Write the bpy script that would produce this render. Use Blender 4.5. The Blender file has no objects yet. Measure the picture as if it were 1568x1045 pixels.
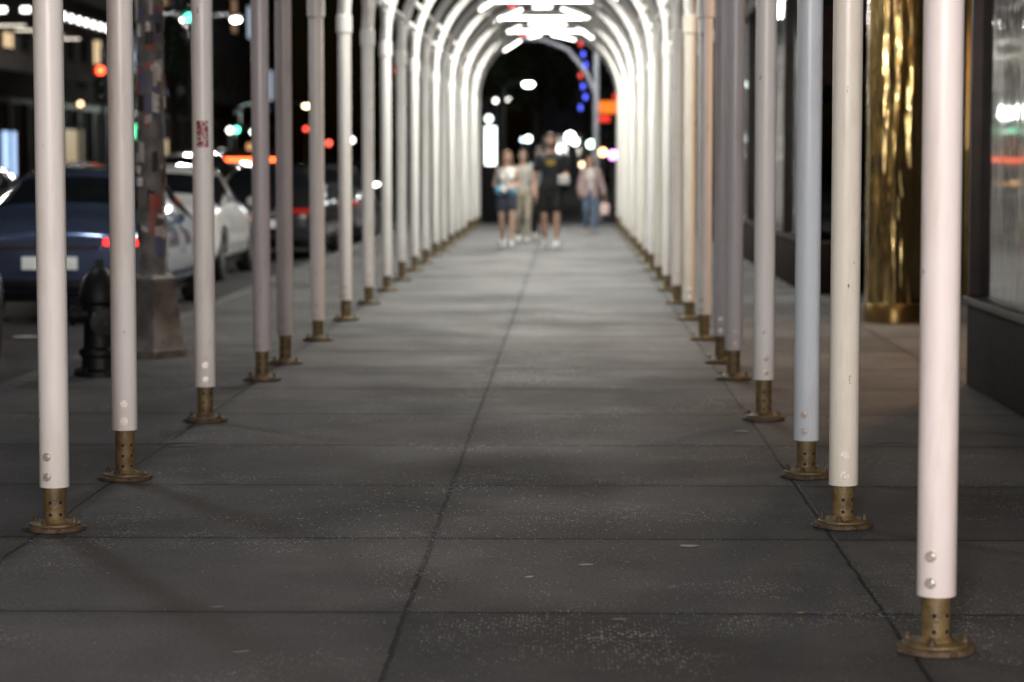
import bpy, bmesh, math, random
from mathutils import Vector, Matrix
random.seed(7)
scn=bpy.context.scene
scn.view_settings.view_transform='Standard'
try: scn.view_settings.look='None'
except: pass
scn.view_settings.exposure=0
COL=scn.collection
rad=math.radians

# ------------------------------------------------------------ materials
def newmat(name):
    m=bpy.data.materials.new(name); m.use_nodes=True
    return m, m.node_tree.nodes, m.node_tree.links, m.node_tree.nodes['Principled BSDF']
def simple(name,col,rough=.5,metal=0,emit=0,ecol=None,var=.25,scale=6,bump=0,coat=0,spec=.5):
    m,N,L,b=newmat(name)
    b.inputs['Roughness'].default_value=rough; b.inputs['Metallic'].default_value=metal
    b.inputs['Coat Weight'].default_value=coat; b.inputs['Specular IOR Level'].default_value=spec
    tc=N.new('ShaderNodeNewGeometry')
    nz=N.new('ShaderNodeTexNoise'); nz.inputs['Scale'].default_value=scale; nz.inputs['Detail'].default_value=3
    L.new(tc.outputs['Position'],nz.inputs['Vector'])
    r=N.new('ShaderNodeValToRGB')
    r.color_ramp.elements[0].position=.3; r.color_ramp.elements[1].position=.7
    r.color_ramp.elements[0].color=(*[c*(1-var) for c in col],1)
    r.color_ramp.elements[1].color=(*[min(1,c*(1+var*.4)) for c in col],1)
    L.new(nz.outputs['Fac'],r.inputs[0]); L.new(r.outputs[0],b.inputs['Base Color'])
    if bump:
        bp=N.new('ShaderNodeBump'); bp.inputs['Strength'].default_value=bump; bp.inputs['Distance'].default_value=.01
        n2=N.new('ShaderNodeTexNoise'); n2.inputs['Scale'].default_value=scale*6; L.new(tc.outputs['Position'],n2.inputs['Vector'])
        L.new(n2.outputs['Fac'],bp.inputs['Height']); L.new(bp.outputs[0],b.inputs['Normal'])
    if emit:
        b.inputs['Emission Color'].default_value=(*(ecol or col),1); b.inputs['Emission Strength'].default_value=emit
    return m
def emis(name,col,s):
    m,N,L,b=newmat(name)
    b.inputs['Base Color'].default_value=(*[c*.5 for c in col],1)
    b.inputs['Emission Color'].default_value=(*col,1); b.inputs['Emission Strength'].default_value=s
    if s<8:
        try: m.cycles.emission_sampling='NONE'
        except Exception: pass
    return m

def paint(name,col):
    m,N,L,b=newmat(name)
    g=N.new('ShaderNodeNewGeometry')
    mp=N.new('ShaderNodeMapping'); mp.inputs['Scale'].default_value=(14,14,2.2); L.new(g.outputs['Position'],mp.inputs[0])
    n=N.new('ShaderNodeTexNoise'); n.inputs['Scale'].default_value=1; n.inputs['Detail'].default_value=4; n.inputs['Roughness'].default_value=.65
    L.new(mp.outputs[0],n.inputs[0])
    r=N.new('ShaderNodeValToRGB'); e=r.color_ramp.elements
    e[0].position=.33; e[0].color=(col[0]*.90,col[1]*.875,col[2]*.85,1)
    e[1].position=.5; e[1].color=(*col,1)
    L.new(n.outputs['Fac'],r.inputs[0])
    v=N.new('ShaderNodeTexNoise'); v.inputs['Scale'].default_value=38; v.inputs['Detail'].default_value=6
    mp2=N.new('ShaderNodeMapping'); mp2.inputs['Scale'].default_value=(1,1,.35); L.new(g.outputs['Position'],mp2.inputs[0]); L.new(mp2.outputs[0],v.inputs[0])
    r2=N.new('ShaderNodeValToRGB'); r2.color_ramp.elements[0].position=.71; r2.color_ramp.elements[1].position=.74
    L.new(v.outputs['Fac'],r2.inputs[0])
    mx=N.new('ShaderNodeMixRGB'); mx.inputs[2].default_value=(.24,.20,.18,1)
    L.new(r2.outputs[0],mx.inputs[0]); L.new(r.outputs[0],mx.inputs[1])
    sx=N.new('ShaderNodeSeparateXYZ'); L.new(g.outputs['Position'],sx.inputs[0])
    mr=N.new('ShaderNodeMapRange'); mr.inputs[1].default_value=.15; mr.inputs[2].default_value=.5; mr.inputs[3].default_value=.35; mr.inputs[4].default_value=0
    L.new(sx.outputs['Z'],mr.inputs[0])
    ml=N.new('ShaderNodeMath'); ml.operation='MULTIPLY'; L.new(mr.outputs[0],ml.inputs[0]); L.new(n.outputs['Fac'],ml.inputs[1])
    mx2=N.new('ShaderNodeMixRGB'); mx2.inputs[2].default_value=(.25,.22,.19,1)
    L.new(ml.outputs[0],mx2.inputs[0]); L.new(mx.outputs[0],mx2.inputs[1]); L.new(mx2.outputs[0],b.inputs['Base Color'])
    b.inputs['Roughness'].default_value=.34
    bp=N.new('ShaderNodeBump'); bp.inputs['Strength'].default_value=.25; bp.inputs['Distance'].default_value=.003
    L.new(v.outputs['Fac'],bp.inputs['Height']); L.new(bp.outputs[0],b.inputs['Normal'])
    return m

M={}
M['white']=paint('white_paint',(.83,.82,.80))
M['cool_lit']=paint('cool_lit_paint',(.70,.78,.85))  # cool light on a white post, put into its colour
M['warm_lit']=paint('warm_lit_paint',(.83,.80,.71))  # warm light tint mixed into the white post colour
M['pink_lit']=paint('pink_lit_paint',(.83,.775,.76))  # pinkish light on the nearest right post, painted into the white
M['dim_lit']=paint('dim_lit_paint',(.54,.525,.55))  # dimmer light on the middle posts, painted as a darker white
M['olive']=simple('ochre_jack_paint',(.155,.11,.045),.5,.1,var=.5,scale=22,bump=.3)
M['oliveplate']=simple('ochre_plate',(.10,.068,.038),.65,.05,var=.6,scale=30,bump=.5)
M['hole']=simple('hole_dark',(.008,.007,.006),.9)
M['bolt']=simple('bolt_galvanised',(.62,.58,.54),.35,.5,var=.3,scale=60)
M['golddk']=simple('brass_base',(.30,.21,.08),.3,1,var=.2,scale=5)
M['black']=simple('black_metal',(.010,.010,.012),.5,.1,var=.3,spec=.3)
M['rubber']=simple('tyre_rubber',(.012,.012,.012),.85)
M['rim']=simple('wheel_rim',(.35,.36,.38),.3,.9)
M['glass']=simple('car_glass',(.012,.015,.018),.06,0,coat=.5)
M['chrome']=simple('chrome',(.6,.6,.62),.15,1)
M['darkwall']=simple('dark_granite',(.012,.008,.007),.75,var=.5,scale=8,spec=.08)
M['wall']=simple('stone_wall',(.24,.225,.22),.8,var=.35,scale=1.5,bump=.3)
M['wall2']=simple('brick_wall_dark',(.22,.12,.10),.85,var=.4,scale=2,bump=.4)
M['wall3']=simple('blue_grey_wall',(.22,.21,.28),.8,var=.3,scale=1)
M['trim']=simple('stone_trim',(.15,.14,.14),.8,var=.3,scale=3)
M['frame']=simple('bronze_frame',(.03,.024,.02),.5,.4,spec=.3)
M['leaf']=simple('foliage',(.05,.075,.03),.7,var=.5,scale=1.5)
M['bark']=simple('bark',(.07,.05,.04),.9,var=.5,scale=12,bump=.6)
M['kerb']=simple('kerb_granite',(.13,.13,.13),.85,var=.4,scale=10,bump=.4,spec=.2)
M['marking']=simple('road_paint',(.4,.4,.37),.7,var=.5,scale=6)
M['pole']=simple('galvanised_pole',(.16,.17,.18),.5,.5,var=.5,scale=9,bump=.2)

def gold():
    m,N,L,b=newmat('polished_brass')
    b.inputs['Metallic'].default_value=1; b.inputs['Base Color'].default_value=(.58,.45,.20,1); b.inputs['Roughness'].default_value=.15
    g=N.new('ShaderNodeNewGeometry'); mp=N.new('ShaderNodeMapping'); mp.inputs['Scale'].default_value=(9,9,1.3); L.new(g.outputs['Position'],mp.inputs[0])
    n=N.new('ShaderNodeTexNoise'); n.inputs['Scale'].default_value=1; n.inputs['Detail'].default_value=2; L.new(mp.outputs[0],n.inputs[0])
    bp=N.new('ShaderNodeBump'); bp.inputs['Strength'].default_value=.9; bp.inputs['Distance'].default_value=.06; L.new(n.outputs['Fac'],bp.inputs['Height']); L.new(bp.outputs[0],b.inputs['Normal'])
    return m
M['gold']=gold()
def shopglass():
    m,N,L,b=newmat('shop_window_glass')
    g=N.new('ShaderNodeNewGeometry')
    mp=N.new('ShaderNodeMapping'); mp.inputs['Scale'].default_value=(1,3.5,.7); L.new(g.outputs['Position'],mp.inputs[0])
    n=N.new('ShaderNodeTexNoise'); n.inputs['Scale'].default_value=1.2; n.inputs['Detail'].default_value=4; L.new(mp.outputs[0],n.inputs[0])
    r=N.new('ShaderNodeValToRGB'); r.color_ramp.elements[0].color=(.012,.012,.016,1); r.color_ramp.elements[1].color=(.09,.095,.105,1)
    r.color_ramp.elements[0].position=.35; r.color_ramp.elements[1].position=.75
    L.new(n.outputs['Fac'],r.inputs[0]); L.new(r.outputs[0],b.inputs['Base Color'])
    b.inputs['Roughness'].default_value=.05; b.inputs['Coat Weight'].default_value=.3; b.inputs['Coat Roughness'].default_value=.03
    bp=N.new('ShaderNodeBump'); bp.inputs['Strength'].default_value=.09; bp.inputs['Distance'].default_value=.05
    L.new(n.outputs['Fac'],bp.inputs['Height']); L.new(bp.outputs[0],b.inputs['Normal'])
    return m
M['shopglass']=shopglass()

def concrete():
    m,N,L,b=newmat('concrete_paving')
    g=N.new('ShaderNodeNewGeometry'); sp=N.new('ShaderNodeSeparateXYZ'); 
    wob=N.new('ShaderNodeTexNoise'); wob.inputs['Scale'].default_value=5; wob.inputs['Detail'].default_value=6; wob.inputs['Roughness'].default_value=.7; L.new(g.outputs['Position'],wob.inputs[0])
    def math_(op,a,bv=None,clamp=False):
        n=N.new('ShaderNodeMath'); n.operation=op; n.use_clamp=clamp
        for i,x in enumerate((a,bv)):
            if x is None: continue
            if isinstance(x,(int,float)): n.inputs[i].default_value=x
            else: L.new(x,n.inputs[i])
        return n.outputs[0]
    L.new(g.outputs['Position'],sp.inputs[0])
    w=math_('MULTIPLY',math_('SUBTRACT',wob.outputs['Fac'],.5),.032)
    x=math_('ADD',sp.outputs['X'],w); y=math_('ADD',sp.outputs['Y'],math_('MULTIPLY',w,.5))
    xs=math_('DIVIDE',math_('ADD',x,.504+1.484*20),1.484)
    ys=math_('DIVIDE',math_('ADD',y,-7.40+1.465*20),1.465)
    fx=math_('FRACT',xs); fy=math_('FRACT',ys)
    dx=math_('MULTIPLY',math_('MINIMUM',fx,math_('SUBTRACT',1,fx)),1.484)
    dy=math_('MULTIPLY',math_('MINIMUM',fy,math_('SUBTRACT',1,fy)),1.465)
    def mrange(s,a,b_,c,d):
        n=N.new('ShaderNodeMapRange'); n.inputs[1].default_value=a; n.inputs[2].default_value=b_; n.inputs[3].default_value=c; n.inputs[4].default_value=d; L.new(s,n.inputs[0]); return n.outputs[0]
    jx=mrange(dx,.003,.011,1,0); jy=mrange(dy,.006,.020,.9,0)
    joint=math_('MAXIMUM',jx,jy)
    edge=math_('MULTIPLY',math_('MAXIMUM',mrange(dx,.0,.09,1,0),mrange(dy,.0,.12,1,0)),mrange(wob.outputs['Fac'],.4,.6,0,.4))
    cb=N.new('ShaderNodeCombineXYZ'); L.new(math_('FLOOR',xs),cb.inputs[0]); L.new(math_('FLOOR',ys),cb.inputs[1])
    wn=N.new('ShaderNodeTexWhiteNoise'); wn.noise_dimensions='3D'; L.new(cb.outputs[0],wn.inputs['Vector'])
    big=N.new('ShaderNodeTexNoise'); big.inputs['Scale'].default_value=.8; big.inputs['Detail'].default_value=7; big.inputs['Roughness'].default_value=.62; L.new(g.outputs['Position'],big.inputs[0])
    fine=N.new('ShaderNodeTexNoise'); fine.inputs['Scale'].default_value=70; fine.inputs['Detail'].default_value=4; fine.inputs['Roughness'].default_value=.8; L.new(g.outputs['Position'],fine.inputs[0])
    bigc=mrange(big.outputs['Fac'],.3,.7,.0,1)
    tone=math_('ADD',math_('ADD',.040,math_('MULTIPLY',wn.outputs['Value'],.038)),math_('MULTIPLY',bigc,.045))
    tone=math_('MULTIPLY',tone,mrange(fine.outputs['Fac'],.3,.7,.45,1.55))
    vo=N.new('ShaderNodeTexVoronoi'); vo.inputs['Scale'].default_value=80; L.new(g.outputs['Position'],vo.inputs['Vector'])
    pn=N.new('ShaderNodeTexNoise'); pn.inputs['Scale'].default_value=.85; pn.inputs['Detail'].default_value=7; pn.inputs['Roughness'].default_value=.75
    mp=N.new('ShaderNodeMapping'); mp.inputs['Location'].default_value=(3.1,1.4,0); L.new(g.outputs['Position'],mp.inputs[0]); L.new(mp.outputs[0],pn.inputs[0])
    thr=mrange(pn.outputs['Fac'],.46,.66,.08,.52)
    sc=N.new('ShaderNodeSeparateColor'); L.new(vo.outputs['Color'],sc.inputs[0])
    spk=math_('MULTIPLY',math_('LESS_THAN',vo.outputs['Distance'],thr),math_('GREATER_THAN',sc.outputs[0],.6))
    v2=N.new('ShaderNodeTexVoronoi'); v2.inputs['Scale'].default_value=3.2; L.new(g.outputs['Position'],v2.inputs['Vector'])
    gum=math_('LESS_THAN',v2.outputs['Distance'],.07)
    tone=math_('MULTIPLY',tone,math_('SUBTRACT',1,math_('MULTIPLY',gum,.4)))
    tone=math_('MULTIPLY',tone,math_('SUBTRACT',1,edge))
    tone=math_('MULTIPLY',tone,math_('SUBTRACT',1,math_('MULTIPLY',joint,.88)))
    c=N.new('ShaderNodeCombineColor'); L.new(math_('MULTIPLY',tone,1.0),c.inputs[0]); L.new(math_('MULTIPLY',tone,.98),c.inputs[1]); L.new(math_('MULTIPLY',tone,.98),c.inputs[2])
    mx=N.new('ShaderNodeMixRGB'); mx.inputs[2].default_value=(.46,.45,.44,1); L.new(math_('MULTIPLY',spk,.8),mx.inputs[0]); L.new(c.outputs[0],mx.inputs[1])
    L.new(mx.outputs[0],b.inputs['Base Color'])
    rr=math_('SUBTRACT',.80,math_('MULTIPLY',bigc,.22)); L.new(rr,b.inputs['Roughness'])
    b.inputs['Specular IOR Level'].default_value=.3
    h=math_('SUBTRACT',math_('MULTIPLY',fine.outputs['Fac'],.35),joint)
    bp=N.new('ShaderNodeBump'); bp.inputs['Strength'].default_value=.8; bp.inputs['Distance'].default_value=.008
    L.new(h,bp.inputs['Height']); L.new(bp.outputs[0],b.inputs['Normal'])
    return m
M['concrete']=concrete()
M['asphalt']=simple('asphalt',(.045,.045,.048),.6,var=.4,scale=2,bump=.6,spec=.3)

# ------------------------------------------------------------ mesh helpers
def obj(name,bm,mats,parent=None,smooth=True,loc=None):
    me=bpy.data.meshes.new(name); bm.to_mesh(me); bm.free()
    for m in (mats if isinstance(mats,(list,tuple)) else [mats]): me.materials.append(m)
    if smooth:
        for p in me.polygons: p.use_smooth=True
        try: me.set_sharp_from_angle(angle=rad(35))
        except Exception: pass
    o=bpy.data.objects.new(name,me); COL.objects.link(o)
    if parent: o.parent=parent
    if loc: o.location=loc
    return o
def inst(name,me,parent=None,loc=(0,0,0),rot=0):
    o=bpy.data.objects.new(name,me); COL.objects.link(o); o.location=loc; o.rotation_euler=(0,0,rot)
    if parent: o.parent=parent
    return o
def empty(name,loc=(0,0,0),rot=0):
    e=bpy.data.objects.new(name,None); COL.objects.link(e); e.location=loc; e.rotation_euler=(0,0,rot); e.empty_display_size=.2
    return e
def box(bm,x0,x1,y0,y1,z0,z1,mi=0,bev=0):
    vs=[bm.verts.new(p) for p in [(x0,y0,z0),(x1,y0,z0),(x1,y1,z0),(x0,y1,z0),(x0,y0,z1),(x1,y0,z1),(x1,y1,z1),(x0,y1,z1)]]
    fs=[]
    for f in [(0,3,2,1),(4,5,6,7),(0,1,5,4),(1,2,6,5),(2,3,7,6),(3,0,4,7)]:
        fc=bm.faces.new([vs[i] for i in f]); fc.material_index=mi; fs.append(fc)
    if bev:
        es=set(e for f in fs for e in f.edges)
        r=bmesh.ops.bevel(bm,geom=list(es),offset=bev,segments=2,affect='EDGES',profile=.5)
        for f in r['faces']: f.material_index=mi
def lathe(bm,prof,seg=24,mi=0,axis='Z',off=(0,0,0),cap=True):
    rings=[]
    o=Vector(off)
    for r,z in prof:
        ring=[]
        for i in range(seg):
            a=2*math.pi*i/seg; p=(r*math.cos(a),r*math.sin(a),z)
            if axis=='Y': p=(p[0],p[2],p[1])
            if axis=='X': p=(p[2],p[0],p[1])
            ring.append(bm.verts.new(Vector(p)+o))
        rings.append(ring)
    for a,b_ in zip(rings,rings[1:]):
        for i in range(seg):
            f=bm.faces.new([a[i],a[(i+1)%seg],b_[(i+1)%seg],b_[i]]); f.material_index=mi
    if cap:
        f=bm.faces.new(rings[0][::-1]); f.material_index=mi
        f=bm.faces.new(rings[-1]); f.material_index=mi
def tube(bm,p1,r1,p2,r2,seg=14,mi=0,caps=True):
    p1=Vector(p1);p2=Vector(p2); d=(p2-p1).normalized()
    q=d.to_track_quat('Z','Y')
    R=[]
    for p,r in ((p1,r1),(p2,r2)):
        R.append([bm.verts.new(p+q@Vector((r*math.cos(2*math.pi*i/seg),r*math.sin(2*math.pi*i/seg),0))) for i in range(seg)])
    for i in range(seg):
        f=bm.faces.new([R[0][i],R[0][(i+1)%seg],R[1][(i+1)%seg],R[1][i]]); f.material_index=mi
    if caps:
        f=bm.faces.new(R[0][::-1]); f.material_index=mi; f=bm.faces.new(R[1]); f.material_index=mi
def path(bm,pts,r,seg=12,mi=0):
    rings=[]
    n=len(pts); pts=[Vector(p) for p in pts]
    for k in range(n):
        d=(pts[min(n-1,k+1)]-pts[max(0,k-1)]).normalized()
        up=Vector((0,1,0)) if abs(d.y)<.9 else Vector((1,0,0))
        s=d.cross(up).normalized(); t=s.cross(d)
        rr=r[k] if isinstance(r,(list,tuple)) else r
        rings.append([bm.verts.new(pts[k]+s*rr*math.cos(2*math.pi*i/seg)+t*rr*math.sin(2*math.pi*i/seg)) for i in range(seg)])
    for a,b_ in zip(rings,rings[1:]):
        for i in range(seg):
            f=bm.faces.new([a[i],b_[i],b_[(i+1)%seg],a[(i+1)%seg]]); f.material_index=mi
    f=bm.faces.new(rings[0]); f.material_index=mi
    f=bm.faces.new(rings[-1][::-1]); f.material_index=mi
def ball(bm,c,r,mi=0,sub=2,rot=None):
    if isinstance(r,(int,float)): r=(r,r,r)
    mt=Matrix.Translation(c)@(rot.to_4x4() if rot else Matrix())@Matrix.Diagonal((*r,1))
    res=bmesh.ops.create_icosphere(bm,subdivisions=sub,radius=1,matrix=mt)
    for v in res['verts']:
        for f in v.link_faces: f.material_index=mi

# ------------------------------------------------------------ ground
bm=bmesh.new(); box(bm,-400,400,-60,700,-.5,-.13); obj('road',bm,M['asphalt'],smooth=False)
bm=bmesh.new(); box(bm,-3.4,14,-14,53.2,-.3,0); obj('sidewalk',bm,M['concrete'],smooth=False)
bm=bmesh.new()
y=-14
while y<53: 
    box(bm,-3.56,-3.405,y,min(53.2,y+1.79),-.3,.004,bev=.012); y+=1.8
x=-3.56
while x<13:
    box(bm,x,x+1.79,53.205,53.36,-.3,.004,bev=.012); x+=1.8
obj('kerb',bm,M['kerb'])
bm=bmesh.new(); box(bm,-24,-16.3,-14,53,-.3,0); box(bm,-24,-16.3,72,300,-.3,0); box(bm,-3.56,16,72,300,-.3,0); obj('far_pavement',bm,M['concrete'],smooth=False)
bm=bmesh.new()
for k in range(0,60):
    y=-10+k*6
    if 50<y<74: continue
    for xx in (-6.9,-10,-13.1): box(bm,xx-.06,xx+.06,y,y+3,-.13,-.126)
for k in range(14): box(bm,-15.6+k*.95,-15.2+k*.95,55,58,-.13,-.126)
obj('road_markings',bm,M['marking'],smooth=False)

bm=bmesh.new()
def flake(x,y,s,el=1.6,a=0,mi=0):
    n=9 if s>.008 else 5; vs=[]
    hh=min(s*.25,.0015)
    for i in range(n):
        t=2*math.pi*i/n; rr=s*random.uniform(.5,1)
        px=rr*el*math.cos(t); py=rr*math.sin(t)
        vs.append(bm.verts.new((x+px*math.cos(a)-py*math.sin(a),y+px*math.sin(a)+py*math.cos(a),.0025+random.uniform(0,hh))))
    c=bm.verts.new((x,y,.003+hh))
    for i in range(n):
        f=bm.faces.new([vs[i],vs[(i+1)%n],c]); f.material_index=mi
for x,y,s,a,mi in [(.057,8.29,.026,.2,0),(-.134,8.04,.016,.5,0),(.435,8.71,.030,.1,0),(.9,12.43,.035,.1,0),(.34,7.86,.018,0,3),(-1.1,7.47,.016,.3,3),
     (-.93,6.78,.018,.4,3),(.155,7.3,.022,0,3),(-1.98,11.9,.10,.2,4),(-1.88,11.75,.06,.2,4),(.58,11.9,.025,0,3),(1.6,12.0,.06,.2,4),(-1.4,16,.04,.3,4),(-4.3,19,.1,.2,0),(-2.9,9.4,.03,1,3),(-1.0,32,.09,.4,3),(-.45,30,.07,.4,3)]:
    flake(x,y,s,1.7,a,mi)
for i in range(4200):
    q=random.random()
    if q<.50: px,py=random.gauss(.02,.30),random.gauss(9.0,.75)
    elif q<.68: px,py=random.gauss(-.75,.28),random.gauss(9.7,.6)
    elif q<.80: px,py=random.gauss(.15,.35),random.gauss(12.0,.6)
    else: px,py=random.uniform(-2.6,1.6),random.uniform(6.3,15)
    flake(px,py,random.uniform(.0012,.0045)*(1.35 if py>9 else 1),1.3,random.random()*3,random.choice([0,0,3,3,4,1]))
flake(.715,7.41,.012,1.4,0,2)
obj('litter',bm,[simple('paper_scrap',(.60,.58,.55),.8),simple('grit',(.22,.2,.18),.9),simple('yellow_scrap',(.6,.45,.12),.7),simple('grey_scrap',(.3,.29,.28),.9),simple('pale_stain',(.17,.165,.16),.9,var=.5,scale=30)])

# ------------------------------------------------------------ arcade of arched frames
XL,XR=-1.95,1.05; XC=(XL+XR)/2; RA=(XR-XL)/2; ZS=2.62
SK=rad(2.86)
frames=[2.2,4.55,6.85,9.2,10.65,13.0,15.4,16.65,18.8,21.15,23.55]
while frames[-1]<51.5: frames.append(frames[-1]+2.33)
def post_mesh(mat,jack,seed):
    random.seed(seed)
    bm=bmesh.new()
    lathe(bm,[(.045,jack+.02),(.050,jack),(.0555,jack),(.0565,jack+.004),(.0565,ZS-.02)],28,0,cap=False)
    lathe(bm,[(.0565,ZS-.13),(.068,ZS-.125),(.068,ZS+.02),(.0565,ZS+.03)],24,0,cap=False)
    lathe(bm,[(.042,.02),(.042,jack+.1)],24,1)
    pr=.108
    lathe(bm,[(pr,.0),(pr+.004,.003),(pr+.004,.016),(pr-.002,.020)],30,2)
    lathe(bm,[(pr-.012,.021),(pr-.012,.028),(pr-.018,.031)],30,1)
    lathe(bm,[(.055,.030),(.044,.045)],24,1,cap=False)
    for k in range(4):
        a=math.pi/4+k*math.pi/2+.5
        lathe(bm,[(.011,.028),(.011,.042),(.006,.043),(.006,.052)],6,2,off=(.082*math.cos(a),.082*math.sin(a),0))
        ball(bm,(.112*math.cos(a+.6),.112*math.sin(a+.6),.009),(.014,.014,.008),2,1)
    th=random.uniform(-.5,.35)
    for side in (0,math.pi):
        for z in (.062,.108,.154):
            if z>jack-.012: continue
            for dth in (-.1,.85):
                a=-math.pi/2+th*.4+dth+side
                d=Vector((math.cos(a),math.sin(a),0)); p=d*.0405; p.z=z
                tube(bm,p,.0065,p+d*.0022,.0065,10,3)
        for z in (jack+.042,jack+.118):
            a=-math.pi/2+th+side
            d=Vector((math.cos(a),math.sin(a),0)); p=d*.053; p.z=z
            tube(bm,p,.0165,p+d*.006,.0165,14,4); tube(bm,p+d*.006,.0115,p+d*.019,.0105,6,4)
    me=bpy.data.meshes.new('post'); bm.to_mesh(me); bm.free()
    for m in (mat,M['olive'],M['oliveplate'],M['hole'],M['bolt']): me.materials.append(m)
    for p in me.polygons: p.use_smooth=True
    me.set_sharp_from_angle(angle=rad(40))
    return me
bm=bmesh.new()
pts=[(XL-XC,0,ZS-.02)]+[(RA*math.cos(math.pi-math.pi*i/28),0,ZS+.03+RA*.98*math.sin(math.pi*i/28)) for i in range(29)]+[(XR-XC,0,ZS-.02)]
path(bm,pts,.058,14)
a_o=obj('tmp',bm,M['white']); arch_me=a_o.data; bpy.data.objects.remove(a_o)
LED=emis('led_tube',(1,.98,.91),11)
bats=[]
for variant in range(3):
    bm=bmesh.new(); q=RA-.085
    segs={0:((60,78),(84,98),(105,124)),1:((50,66),(74,104),(110,122)),2:((66,88),(96,108),(114,132))}[variant]
    for a0,a1 in segs:
        P=[Vector((q*math.cos(rad(a)),.0,ZS+.03+q*.98*math.sin(rad(a)))) for a in (a0,a1)]
        tube(bm,P[0],.013,P[1],.013,8,0)
        for p in P:
            r=p-Vector((0,0,ZS)); r.normalize(); tube(bm,p-r*.02,.02,p+r*.05,.02,8,1)
    t=obj('tmp',bm,[LED,M['white']]); bats.append(t.data); bpy.data.objects.remove(t)
colsR={6.85:'pink_lit',9.2:'warm_lit',10.65:'cool_lit',13.0:'white',15.4:'dim_lit',16.65:'dim_lit'}  # tints stand for the light falling on each right post
colsL={13.0:'white',15.4:'dim_lit',16.65:'dim_lit'}
jk=[.16,.165,.19,.18,.22,.20,.17,.19]
posts={}
REDL=emis('red_marker',(1,.05,.03),4)
bm=bmesh.new(); ball(bm,(.25,0,ZS+RA-.12),(.05,.03,.03)); ball(bm,(-.5,0,ZS+RA-.2),(.05,.03,.03)); t=obj('tmp',bm,REDL); red_me=t.data; bpy.data.objects.remove(t)
for i,fy in enumerate(frames):
    e=empty('arcade_arch_frame',(XC,fy-.075,0),SK)
    cL=colsL.get(fy,'white'); cR=colsR.get(fy,'warm_lit' if i%3==0 else 'white')
    for side,c in ((-1,cL),(1,cR)):
        jj=jk[(i*3+(side>0)*5)%8]; 
        if side>0 and fy<10: jj=.162
        key=(c,jj,(i+side)%3)
        if key not in posts: posts[key]=post_mesh(M[c],jj,int(jj*1000)+(i+side)%3)
        inst('left_post' if side<0 else 'right_post',posts[key],e,(side*RA,0,0),-SK)
    inst('arch_rib',arch_me,e)
    if fy>26 and i%2==0:
        inst('led_batten',bats[(i//2)%3],e)
    if fy>38 and i%4==1: inst('red_marker_lights',red_me,e)
bm=bmesh.new()
for a in (180,158,128,90,52,22,0):
    x=XC+(RA+ (.0))*math.cos(rad(a)); z=ZS+.03+RA*.98*math.sin(rad(a))
    if a in (0,180): z=ZS+.34; x=XC+math.copysign(RA-.04,math.cos(rad(a)))
    tube(bm,(x,-2,z+.06),.026,(x,52.2,z+.06),.026,10)
for fa,fb in zip(frames,frames[1:]):
    for x in (XL,XR):
        o_=-.15 if x<0 else 0
        n=8; L_=fb-fa; r=min(.55,L_/2)
        for s,y0 in ((1,fa+o_),(-1,fb+o_)):
            path(bm,[(x,y0+s*r*(1-math.cos(rad(90*k/n))),ZS-.12+ (r*.95)*math.sin(rad(90*k/n))) for k in range(n+1)],.034,8)
obj('arcade_longitudinal_braces',bm,M['white'])

def sticker():
    m,N,L,b=newmat('red_tag')
    g=N.new('ShaderNodeNewGeometry'); n=N.new('ShaderNodeTexNoise'); n.inputs['Scale'].default_value=34; n.inputs['Detail'].default_value=1; n.inputs['Distortion'].default_value=2.5
    L.new(g.outputs['Position'],n.inputs[0]); r=N.new('ShaderNodeValToRGB'); r.color_ramp.interpolation='CONSTANT'
    e=r.color_ramp.elements; e[0].color=(.25,.03,.04,1); e[1].position=.53; e[1].color=(.55,.48,.48,1); 
    L.new(n.outputs['Fac'],r.inputs[0]); L.new(r.outputs[0],b.inputs['Base Color']); return m
bm=bmesh.new(); rows=[]
for z in (1.465,1.605):
    rows.append([bm.verts.new((-1.948+.0578*math.cos(rad(a)),12.85+.0578*math.sin(rad(a)),z)) for a in range(-118,-51,11)])
for k in range(len(rows[0])-1): bm.faces.new([rows[0][k],rows[0][k+1],rows[1][k+1],rows[1][k]])
obj('graffiti_sticker',bm,sticker())

# ------------------------------------------------------------ lights under the arcade
def area(name,loc,power,sx,sy,col,rot=(0,0,0),parent=None,shape='RECTANGLE'):
    l=bpy.data.lights.new(name,'AREA'); l.energy=power; l.shape=shape; l.size=sx; l.size_y=sy; l.color=col
    o=bpy.data.objects.new(name,l); COL.objects.link(o); o.location=loc; o.rotation_euler=rot
    if parent: o.parent=parent
    return o
def point(name,loc,power,r,col,parent=None):
    l=bpy.data.lights.new(name,'POINT'); l.energy=power; l.shadow_soft_size=r; l.color=col
    o=bpy.data.objects.new(name,l); COL.objects.link(o); o.location=loc
    if parent: o.parent=parent
    return o
for y,pw in ((19.9,125),(24.7,190),(29.4,240),(34,260),(38.8,280),(43.4,280),(48,270)):
    e=empty('ceiling_light',(XC,y,3.98))
    bm=bmesh.new(); box(bm,-.82,.82,-.20,.20,.01,.05,bev=.005)
    box(bm,-.82,.82,-.212,-.202,-.06,.05); box(bm,-.82,.82,.202,.212,-.06,.05); obj('housing',bm,M['white'],e)
    tube_b=bmesh.new(); tube(tube_b,(0,0,.05),.01,(0,0,.2),.01); obj('hanger',tube_b,M['white'],e)
    area('lamp',(0,0,.0),pw,1.5,.36,(1,.985,.90),parent=e)
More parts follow.
